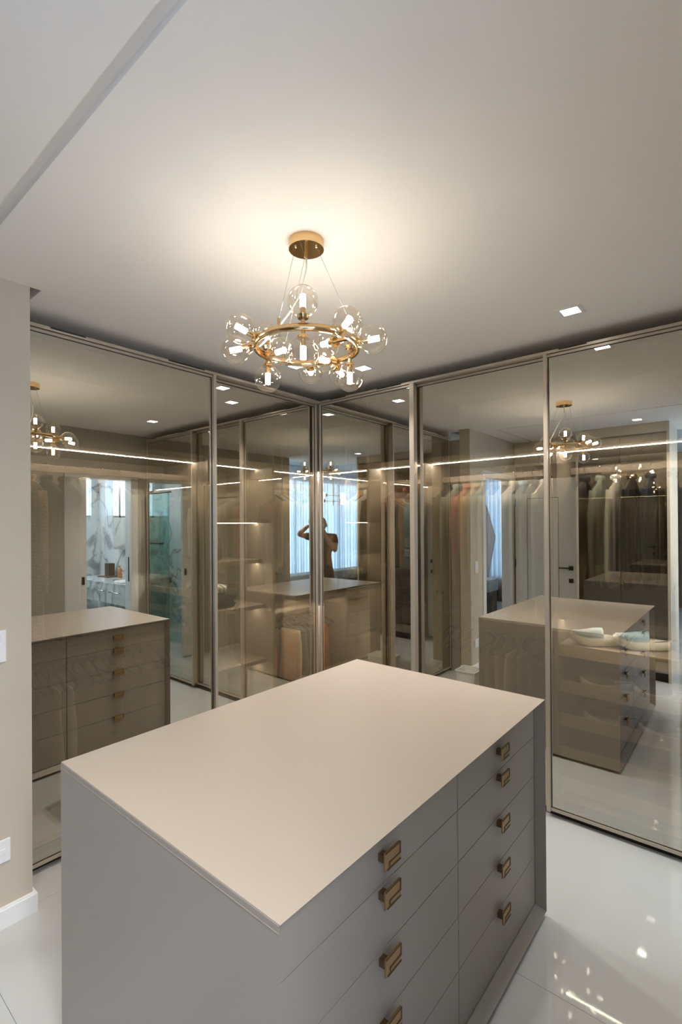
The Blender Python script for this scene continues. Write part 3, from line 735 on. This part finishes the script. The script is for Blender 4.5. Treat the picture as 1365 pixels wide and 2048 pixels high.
# corner compartment
for i, (c, x, L) in enumerate((('cream', 2.56, .62), ('pin', 2.64, .70), ('tan', 2.71, .66), ('sage', 2.79, .74), ('grey', 2.90, .7))):
    hanger(x, 2.87, RZT, 'x', f'dark hanger holding the {c} top, {ORD[i]} in the corner compartment')
    shirt(x, 2.87, RZT, 'x', C[c], L, f'{c} top hanging {ORD[i]} from the shelves in the corner compartment'.replace('pin top', 'pinstriped top'), name='hanging_shirt')
for i, (c, x, L, w) in enumerate((('mustard', 2.60, .44, .165), ('cream', 2.79, .43, .12), ('denim', 2.85, .36, .13), ('denim', 2.91, .38, .13), ('navy', 2.97, .36, .13), ('black', 3.03, .36, .13))):
    hh_ = hanger(x, 2.87, .943, 'x', f'{ORD[i]} dark curved hanger on the low rail of the corner compartment')
    tt_ = trousers(x, 2.87, .943, 'x', C[c], L, f'{c} trousers hanging {ORD[i]} on the low corner rail', w, hemm=C['grey'] if c == 'denim' else None, t=.015)
    if i == 0:
        for q_ in (hh_, tt_): q_.rotation_euler.z = math.radians(-42)
        hh_.children[0].rotation_euler.z = math.radians(42)
# right wardrobe, upper rail behind the middle door (from the corner side)
mid = [('charcoal', 1.64, .80), ('sage', 1.575, .90), ('pink', 1.50, .86), ('tan', 1.44, .82), ('sage', 1.38, .86), ('grey', 1.32, .80), ('pin', 1.25, .92), ('white', 1.18, .80), ('blue', 1.12, .80), ('grey', 1.06, .85), ('check', .99, .92), ('check', .92, .88)]
for i, (c, y, L) in enumerate(mid):
    nm = c.replace('check', 'checked').replace('pin', 'pinstriped').replace('pinstripedk', 'pink')
    mt = C[c]
    hanger(3.15, y, RZT, 'y', f'hanger holding the {nm} shirt, {ORD[i]} from the corner side behind the middle right door', M_wwood if c in ('check', 'white') else None)
    shirt(3.15, y, RZT, 'y', mt, L, f'{nm} long-sleeved shirt, {ORD[i]} from the corner side behind the middle right door', name='hanging_shirt', sleeve=.62)
for i, y in enumerate((1.64, 1.58, 1.52, 1.46, 1.40, 1.33, 1.26, 1.19, 1.11, 1.04, .97, .91)):
    hanger(3.15, y, .963, 'y', f'{ORD[i]} dark hanger from the corner side on the low rail behind the middle right door')
    if i in (5, 6, 7, 8, 9): 
        c = {5: 'grey', 6: 'cream', 7: 'white', 8: 'sage', 9: 'charcoal'}[i]
        trousers(3.15, y, .963, 'y', C[c], .48, f'{c} trousers folded on the low rail behind the middle right door', .15)
# narrow compartment right of the corner door
for i, (c, y, L) in enumerate((('plum', 2.06, 1.15), ('plum', 1.98, 1.25), ('brown', 1.90, 1.1), ('charcoal', 1.80, .9))):
    hanger(3.15, y, RZT, 'y', f'dark hanger with the {c} garment, {ORD[i]} from the corner in the narrow right compartment')
    shirt(3.15, y, RZT, 'y', C[c], L, f'long {c.replace("plum", "wine red")} coat, {ORD[i]} from the corner in the narrow right compartment', name='hanging_coat', cat='coat', sleeve=.6)
for i, (c, y, L) in enumerate((('brown', 2.50, .86), ('tan', 2.42, .80), ('white', 2.34, .55), ('charcoal', 2.24, .70))):
    hanger(3.15, y, RZT, 'y', f'dark hanger with the {c} garment beside the corner post, {ORD[i]} from the corner')
    shirt(3.15, y, RZT, 'y', C[c], L, f'{c} garment hanging {ORD[i]} from the corner behind the door right of the corner', name='hanging_shirt')
# upper rail behind the rightmost door
for i, (c, y, L) in enumerate((('charcoal', .76, .50), ('sage', .68, .56), ('white', .60, .62), ('black', .52, .60), ('navy', .43, .58), ('black', .33, .62), ('charcoal', .24, .60), ('black', .14, .60), ('plum', .05, .6))):
    hanger(3.15, y, RZT, 'y', f'dark hanger with the {c} jacket, {ORD[i]} from the post behind the rightmost door')
    shirt(3.15, y, RZT, 'y', C[c], L, f'{c} jacket hanging {ORD[i]} from the post behind the rightmost door'.replace('plum', 'wine red'), name='hanging_jacket', cat='jacket', sleeve=.5)

# ------------------------------------------------------------------ shoes
M_sole = pbr('white_rubber', (.86, .84, .78), .5)
def shoe(x, y, z, ang, upper, insole, label, s=1.0, sole=None, grp=None):
    T = thing('slip_on_shoe', label, 'shoe', (x, y, z), grp)
    ca, sa = math.cos(ang), math.sin(ang)
    def G(u, v, h): return Vector((x + (u * ca - v * sa) * s, y + (u * sa + v * ca) * s, z + h * s))
    # outline: u along the shoe (toe positive)
    def outline(k, N):
        a = 2 * math.pi * k / N; c, q = math.cos(a), math.sin(a)
        u = .138 * c; w = (.040 + .010 * (u / .138)) * math.copysign(abs(q) ** .75, q) + .010 * (c * c) * 0
        return u, w + .006 * math.sin(u * 14)
    def lift(u): return .030 * max(0, (u - .05) / .09) ** 1.6 + .006 * max(0, (-u - .08) / .06)
    N = 32; b = bmesh.new()
    rings = []
    for g, h in ((.90, .0), (1.0, .006), (1.03, .022), (1.02, .040), (.95, .046)):
        rings.append([G(u * g, v * g, h + lift(u)) for u, v in [outline(k, N) for k in range(N)]])
    loft(b, rings); from_bm('sole', b, sole or M_sole, T, True)
    b = bmesh.new(); rings = []
    for g, h in ((.93, .0462), (.88, .041), (.5, .039), (.05, .039)):
        rings.append([G(u * g, v * g, h + lift(u) * .9) for u, v in [outline(k, N) for k in range(N)]])
    loft(b, rings, True, True); from_bm('insole', b, insole, T, True)
    # vamp dome over the front half
    b = bmesh.new(); rows = []
    M = 14
    for i in range(9):
        q = i / 8; u = .132 - q * .155; wl = None
        wv = (.040 + .010 * (u / .138)) * max(.05, (1 - (u / .138) ** 2)) ** .38
        hh = (.012 + .040 * math.sin(min(1, q * 1.15) * math.pi / 2))
        rows.append([G(u, .006 * math.sin(u * 14) + wv * math.cos(math.pi * k / M), .044 + lift(u) + hh * math.sin(math.pi * k / M) ** .8) for k in range(M + 1)])
    vr = [[b.verts.new(p) for p in r] for r in rows]
    for a_, c_ in zip(vr, vr[1:]):
        for k in range(M): b.faces.new((a_[k], a_[k + 1], c_[k + 1], c_[k]))
    bmesh.ops.solidify(b, geom=b.faces[:], thickness=.002)
    from_bm('upper', b, upper, T, True)
    return T
M_blueup = cloth('light_blue_canvas', (.36, .50, .60)); M_ins = pbr('dark_grey_insole', (.06, .065, .07), .8); M_brownl = pbr('brown_leather', (.06, .025, .012), .4)
a0 = math.radians(119)
shoe(2.985, .665, .927, a0, M_blueup, M_ins, 'light blue slip-on shoe with white sole, left of the pair on the upper shoe shelf')
shoe(3.03, .455, .927, a0 - .15, M_blueup, M_ins, 'light blue slip-on shoe with white sole, right of the pair on the upper shoe shelf')
shoe(3.02, .20, .927, a0, M_brownl, M_brownl, 'dark brown leather shoe at the right end of the upper shoe shelf', sole=M_wood)
for k, (yy, up, zz) in enumerate(((.62, 'grey', .682), (.36, 'grey', .682), (.60, 'black', .497), (.34, 'black', .497))):
    shoe(3.0, yy, zz, a0, C[up], M_ins, f'{up} shoe with pale sole in the {"second" if zz > .6 else "third"} shoe row, {"left" if k % 2 == 0 else "right"}')

# ------------------------------------------------------------------ bags, boxes, folded clothes on the shelves
M_bag = pbr('brown_bag_leather', (.16, .095, .05), .4); M_bag2 = pbr('black_bag_leather', (.02, .02, .022), .35)
def handbag(x, y, z, w, d, h, mat, label, axis='x'):
    T = thing('handbag', label, 'bag', (x, y, z))
    f = frame(x, y, z, 'y' if axis == 'x' else 'x')
    b = bmesh.new(); N = 24
    loft(b, [ell(f, w / 2 * g, d / 2 * g2, hh * h, N) for g, g2, hh in ((.86, .9, 0), (.96, 1, .06), (1, 1, .35), (.93, .8, .8), (.86, .5, .97), (.80, .2, 1.0))])
    from_bm('body', b, mat, T, True)
    tube('handle', [f(w * .25 * math.cos(a), 0, h * .97 + h * .42 * math.sin(a)) for a in [k * math.pi / 12 for k in range(13)]], .006, mat, T, 8)
    b = bmesh.new(); bx(b, f(-.012, -d * .5, h * .62), f(.012, -d * .5 - .006, h * .76), .001); from_bm('clasp', b, M_gold, T)
    return T
handbag(2.02, 2.84, 2.036, .24, .12, .17, M_bag, 'brown structured handbag with round handle on the top shelf behind the second left door')
tag(box('storage_box', (2.17, 2.72, 2.036), (2.205, 2.95, 2.25), M_bag), 'upright brown storage folder beside the handbag on the top shelf', 'box')
tag(box('storage_box', (2.215, 2.72, 2.036), (2.245, 2.95, 2.23), M_lam), 'upright greige storage folder beside the brown folder on the top shelf', 'box')
sb = thing('lidded_box', 'lidded brown box on the top shelf of the corner compartment', 'box', (2.62, 2.85, 2.036))
box('body', (2.50, 2.74, 2.036), (2.80, 3.0, 2.17), M_bag, sb, .003); box('lid', (2.495, 2.735, 2.171), (2.805, 3.005, 2.20), M_bag, sb, .003)
handbag(2.02, 2.92, 1.351, .25, .18, .18, M_bag2, 'black soft bag on the middle shelf behind the second left door')
def folded(x, y, z, w, d, h, mat, label, sd):
    b = bmesh.new(); r = random.Random(sd); R_ = []
    for k in range(7):
        q = k / 6; g = 1 - .10 * abs(q - .4) - (.25 if k == 6 else 0)
        R_.append([Vector((x + w / 2 * g * math.copysign(abs(math.cos(a)) ** .5, math.cos(a)) + .006 * math.sin(5 * a + k * 2), y + d / 2 * g * math.copysign(abs(math.sin(a)) ** .5, math.sin(a)), z + h * q + .006 * math.sin(3 * a + sd) * q)) for a in [2 * math.pi * j / 28 for j in range(28)]])
    loft(b, R_); return tag(from_bm('folded_garment', b, mat, None, True), label, 'clothes')
folded(2.05, 2.92, 1.031, .32, .30, .055, C['black'], 'black folded sweater, lowest of the pile on the shelf behind the second left door', 1)
folded(2.06, 2.91, 1.088, .34, .29, .05, C['charcoal'], 'charcoal folded sweater in the middle of the shelf pile', 2)
folded(2.01, 2.90, 1.140, .26, .26, .045, cloth('white_brush_print', (.62, .64, .60), 'stripe', (.10, .11, .10), 9), 'white garment with dark brush print on top of the folded pile', 3)

# white waste bin by the left wall (mirrored low between the posts)
wbn = thing('waste_bin', 'white open waste bin behind the island, seen low in the middle right glass', 'bin', (1.27, 2.10, 0))
b = bmesh.new()
loft(b, [[Vector((1.27 + sx * w, 2.10 + sy * w, z)) for sx, sy in ((-1, -1), (1, -1), (1, 1), (-1, 1))] for w, z in ((.075, .001), (.098, .20), (.104, .20), (.104, .192), (.100, .192))][:2] + [[Vector((1.27 + sx * w, 2.10 + sy * w, z)) for sx, sy in ((-1, -1), (1, -1), (1, 1), (-1, 1))] for w, z in ((.093, .20), (.071, .006))], True, True)
from_bm('body', b, M_plate, wbn)
boxes('rim', [((1.167, 1.997, .196), (1.373, 2.007, .205)), ((1.167, 2.193, .196), (1.373, 2.203, .205)), ((1.167, 2.007, .196), (1.177, 2.193, .205)), ((1.363, 2.007, .196), (1.373, 2.193, .205))], M_plate, wbn)

# ------------------------------------------------------------------ the photographer (seen only in the corner mirrors)
PO = Vector((0, 0, 0))
def B(lat, fwd, z): return Rt * lat + Fh * fwd + Vector((0, 0, z))
M_skin = pbr('skin', (.26, .155, .105), .55); M_hair = pbr('dark_hair', (.02, .014, .01), .6)  # skin base colour darkened for the shade the person stands in
M_tee = cloth('dark_brown_tshirt', (.030, .022, .018)); M_jean = cloth('dark_trousers', (.02, .02, .024)); M_cam = pbr('camera_black', (.015, .015, .017), .4)
PE = thing('person', 'person in dark brown t-shirt holding a camera to the face, mirrored at the corner', 'person', tuple(B(-.095, -.27, 0)))
def skin(name, chains, mat, sub=2, root=0):
    """chains: list of lists of (point, radius or (rx, ry)); equal points are merged"""
    V = []; Rr = []; E = []; idx = {}
    for ch in chains:
        prev = None
        for p, r in ch:
            k = tuple(round(c, 4) for c in p)
            if k not in idx: idx[k] = len(V); V.append(Vector(p)); Rr.append(r if isinstance(r, tuple) else (r, r))
            i = idx[k]
            if prev is not None and prev != i: E.append((prev, i))
            prev = i
    o_ = off(PE)
    me = bpy.data.meshes.new(name); me.from_pydata([v - o_ for v in V], E, [])
    o = bpy.data.objects.new(name, me); COL.objects.link(o); o.parent = PE
    sk = o.modifiers.new('skin', 'SKIN'); sk.use_smooth_shade = True
    for i, r in enumerate(Rr):
        me.skin_vertices[0].data[i].radius = r
        me.skin_vertices[0].data[i].use_root = (i == root)
    ss = o.modifiers.new('sub', 'SUBSURF'); ss.levels = sub; ss.render_levels = sub
    dg = bpy.context.evaluated_depsgraph_get(); ev = o.evaluated_get(dg); m2 = bpy.data.meshes.new_from_object(ev)
    o.modifiers.clear(); o.data = m2; bpy.data.meshes.remove(me); m2.name = name
    m2.materials.clear(); m2.materials.append(mat)
    for p in m2.polygons: p.use_smooth = True
    return o
LC = -.095
pel = B(LC, -.27, .93); spn = B(LC, -.275, 1.12); cst = B(LC, -.27, 1.30); nb = B(LC, -.25, 1.445); nt = B(LC + .01, -.215, 1.52)
rS = B(LC + .175, -.26, 1.395); rE = B(.29, -.13, 1.44); rW = B(.115, -.10, 1.585)
lS = B(LC - .185, -.26, 1.39); lE = B(LC - .20, -.10, 1.17); lW = B(-.085, -.105, 1.50)
rH = B(LC + .09, -.27, .88); rK = B(LC + .11, -.24, .48); rA = B(LC + .12, -.28, .09); rT = B(LC + .14, -.14, .03)
lH = B(LC - .09, -.27, .88); lK = B(LC - .11, -.25, .48); lA = B(LC - .13, -.28, .09); lT = B(LC - .15, -.14, .03)
def mid_(a, b, q=.5): return a + (b - a) * q
body = skin('body', [[(pel, (.145, .10)), (spn, (.13, .095)), (cst, (.15, .105)), (nb, (.065, .06)), (nt, .055)],
              [(cst, (.15, .105)), (rS, .052), (mid_(rS, rE), .047), (rE, .037), (mid_(rE, rW, .35), .040), (rW, .026)],
              [(cst, (.15, .105)), (lS, .052), (mid_(lS, lE), .047), (lE, .037), (mid_(lE, lW, .35), .040), (lW, .026)],
              [(pel, (.145, .10)), (rH, .085), (mid_(rH, rK), .07), (rK, .052), (mid_(rK, rA, .35), .052), (rA, .035)],
              [(pel, (.145, .10)), (lH, .085), (mid_(lH, lK), .07), (lK, .052), (mid_(lK, lA, .35), .052), (lA, .035)]], M_skin)
tee = skin('t_shirt', [[(B(LC, -.27, .90), (.165, .12)), (B(LC, -.27, 1.0), (.160, .115)), (B(LC, -.275, 1.15), (.152, .108)), (B(LC, -.27, 1.32), (.172, .12)), (B(LC, -.252, 1.425), (.085, .075)), (B(LC, -.245, 1.45), (.068, .062))],
              [(B(LC, -.27, 1.32), (.172, .12)), (mid_(rS, B(0.09, -.26, 1.40), 0), .066), (mid_(rS, rE, .55), .060)],
              [(B(LC, -.27, 1.32), (.172, .12)), (lS, .066), (mid_(lS, lE, .55), .060)]], M_tee)
trs = skin('trousers', [[(B(LC, -.27, .99), (.155, .112)), (B(LC, -.27, .92), (.158, .112)), (rH, .097), (mid_(rH, rK), .082), (rK, .064), (mid_(rK, rA, .5), .058), (rA, .05)],
               [(B(LC, -.27, .92), (.158, .112)), (lH, .097), (mid_(lH, lK), .082), (lK, .064), (mid_(lK, lA, .5), .058), (lA, .05)]], M_jean)
for a, t in ((rA, rT), (lA, lT)):
    skin('shoe', [[(a + Vector((0, 0, -.035)) - Fh * .03, (.04, .035)), (mid_(a, t, .5) + Vector((0, 0, -.025)), (.042, .034)), (t + Vector((0, 0, .005)), (.04, .03))]], M_black, 2)
# head: deformed sphere with brow, eye sockets, nose, mouth, chin
hc = B(-.075, -.205, 1.585)
bm = bmesh.new(); bmesh.ops.create_uvsphere(bm, u_segments=36, v_segments=28, radius=1)
for v in bm.verts:
    lx, ly, lz = v.co.x, v.co.y, v.co.z           # x = lateral, y = forward, z up
    w, d, h = .074, .094, .115
    if lz < 0: w *= 1 - .38 * (-lz) ** 1.5; d *= 1 - .22 * (-lz) ** 2
    X_, Y_, Z_ = lx * w, ly * d, lz * h
    if ly > 0:
        fr = ly ** 2
        def g(cx_, cz_, sx, sz): return math.exp(-((X_ - cx_) / sx) ** 2 - ((Z_ - cz_) / sz) ** 2)
        Y_ += fr * (.024 * g(0, -.018, .011, .020) + .006 * g(0, .022, .05, .010) - .010 * (g(.030, .004, .014, .010) + g(-.030, .004, .014, .010)) + .006 * g(0, -.052, .022, .008) + .008 * g(0, -.095, .02, .015))
    v.co = hc + Rt * X_ + Fh * Y_ + Vector((0, 0, Z_))
head = from_bm('head', bm, M_skin, PE, True)
for s in (-1, 1):
    ball('eye', hc + Rt * .030 * s + Fh * .079 + Vector((0, 0, .004)), .011, M_plate, head, 12)
    ball('ear', hc + Rt * .076 * s + Vector((0, 0, -.004)), .026, M_skin, head, 14, (.45, .8, 1.2))
ball('mouth', hc + Fh * .084 + Vector((0, 0, -.052)), .018, pbr('lips', (.30, .12, .09), .5), head, 14, (1.0, .45, .28))
bm = bmesh.new(); bmesh.ops.create_uvsphere(bm, u_segments=32, v_segments=22, radius=1)
bmesh.ops.delete(bm, geom=[v for v in bm.verts if v.co.z < (-.35 if v.co.y < .1 else .38 + .3 * v.co.y)], context='VERTS')
for v in bm.verts:
    n_ = 1 + .03 * noise.noise(v.co * 5)
    v.co = hc + Rt * v.co.x * .081 * n_ + Fh * (v.co.y * .101 * n_ - .004) + Vector((0, 0, v.co.z * .124 * n_))
bmesh.ops.solidify(bm, geom=bm.faces[:], thickness=-.004)
from_bm('hair', bm, M_hair, PE, True)
# hands: palm and five fingers, skinned
def hand(wrist, grip, updir, side, nm='hand'):
    """wrist point, direction to knuckles, finger side axis"""
    d = (grip - wrist).normalized(); s = (updir - d * updir.dot(d)).normalized(); c = d.cross(s) * side
    palm = wrist + d * .045
    ch = [[(wrist, .024), (palm, (.034, .016)), (wrist + d * .075, (.036, .014))]]
    o = skin(nm, ch, M_skin, 2)
    for k in range(4):
        base = wrist + d * .078 + s * (.027 - .018 * k); ln = (.040, .045, .042, .033)[k]
        p1 = base + d * ln * .85 + c * .006; p2 = p1 + d * ln * .30 + c * ln * .55; p3 = p2 - d * .002 + c * ln * .5
        f_ = skin('finger', [[(base - d * .02, .0095), (base, .0095), (p1, .0088), (p2, .008), (p3, .007)]], M_skin, 2)
        f_.parent = o
    tb = wrist + d * .030 + s * .030
    f_ = skin('thumb', [[(wrist + d * .02 + s * .012, .012), (tb, .012), (tb + d * .028 + s * .018 + c * .012, .010), (tb + d * .052 + s * .014 + c * .026, .0085)]], M_skin, 2)
    f_.parent = o
    return o
hand(rW, B(.062, -.085, 1.64), Vector((0, 0, 1)), 1)
hand(lW, B(-.01, -.075, 1.545), -Rt * 1.0, -1)
# the camera held
CM = thing('held_camera', 'black camera held up to the face of the person', 'camera', tuple(B(0, -.09, 1.6)))
def orbox(name, c, sz, mat, par, bev=.004):
    bm = bmesh.new(); bx(bm, (-sz[0] / 2, -sz[1] / 2, -sz[2] / 2), (sz[0] / 2, sz[1] / 2, sz[2] / 2), bev)
    M = Matrix((Rt, Fh, Vector((0, 0, 1)))).transposed().to_4x4(); M.translation = c
    bm.transform(M); return from_bm(name, bm, mat, par)
orbox('body', B(0, -.105, 1.6), (.125, .045, .085), M_cam, CM)
orbox('viewfinder', B(0, -.105, 1.655), (.045, .05, .028), M_cam, CM)
orbox('grip', B(.052, -.082, 1.595), (.026, .02, .075), M_cam, CM)
cyl('lens', B(0, -.083, 1.6), B(0, -.030, 1.6), .034, M_cam, CM, 28, .038)
cyl('lens_ring', B(0, -.062, 1.6), B(0, -.050, 1.6), .040, pbr('rubber_ring', (.03, .03, .03), .8), CM, 28)
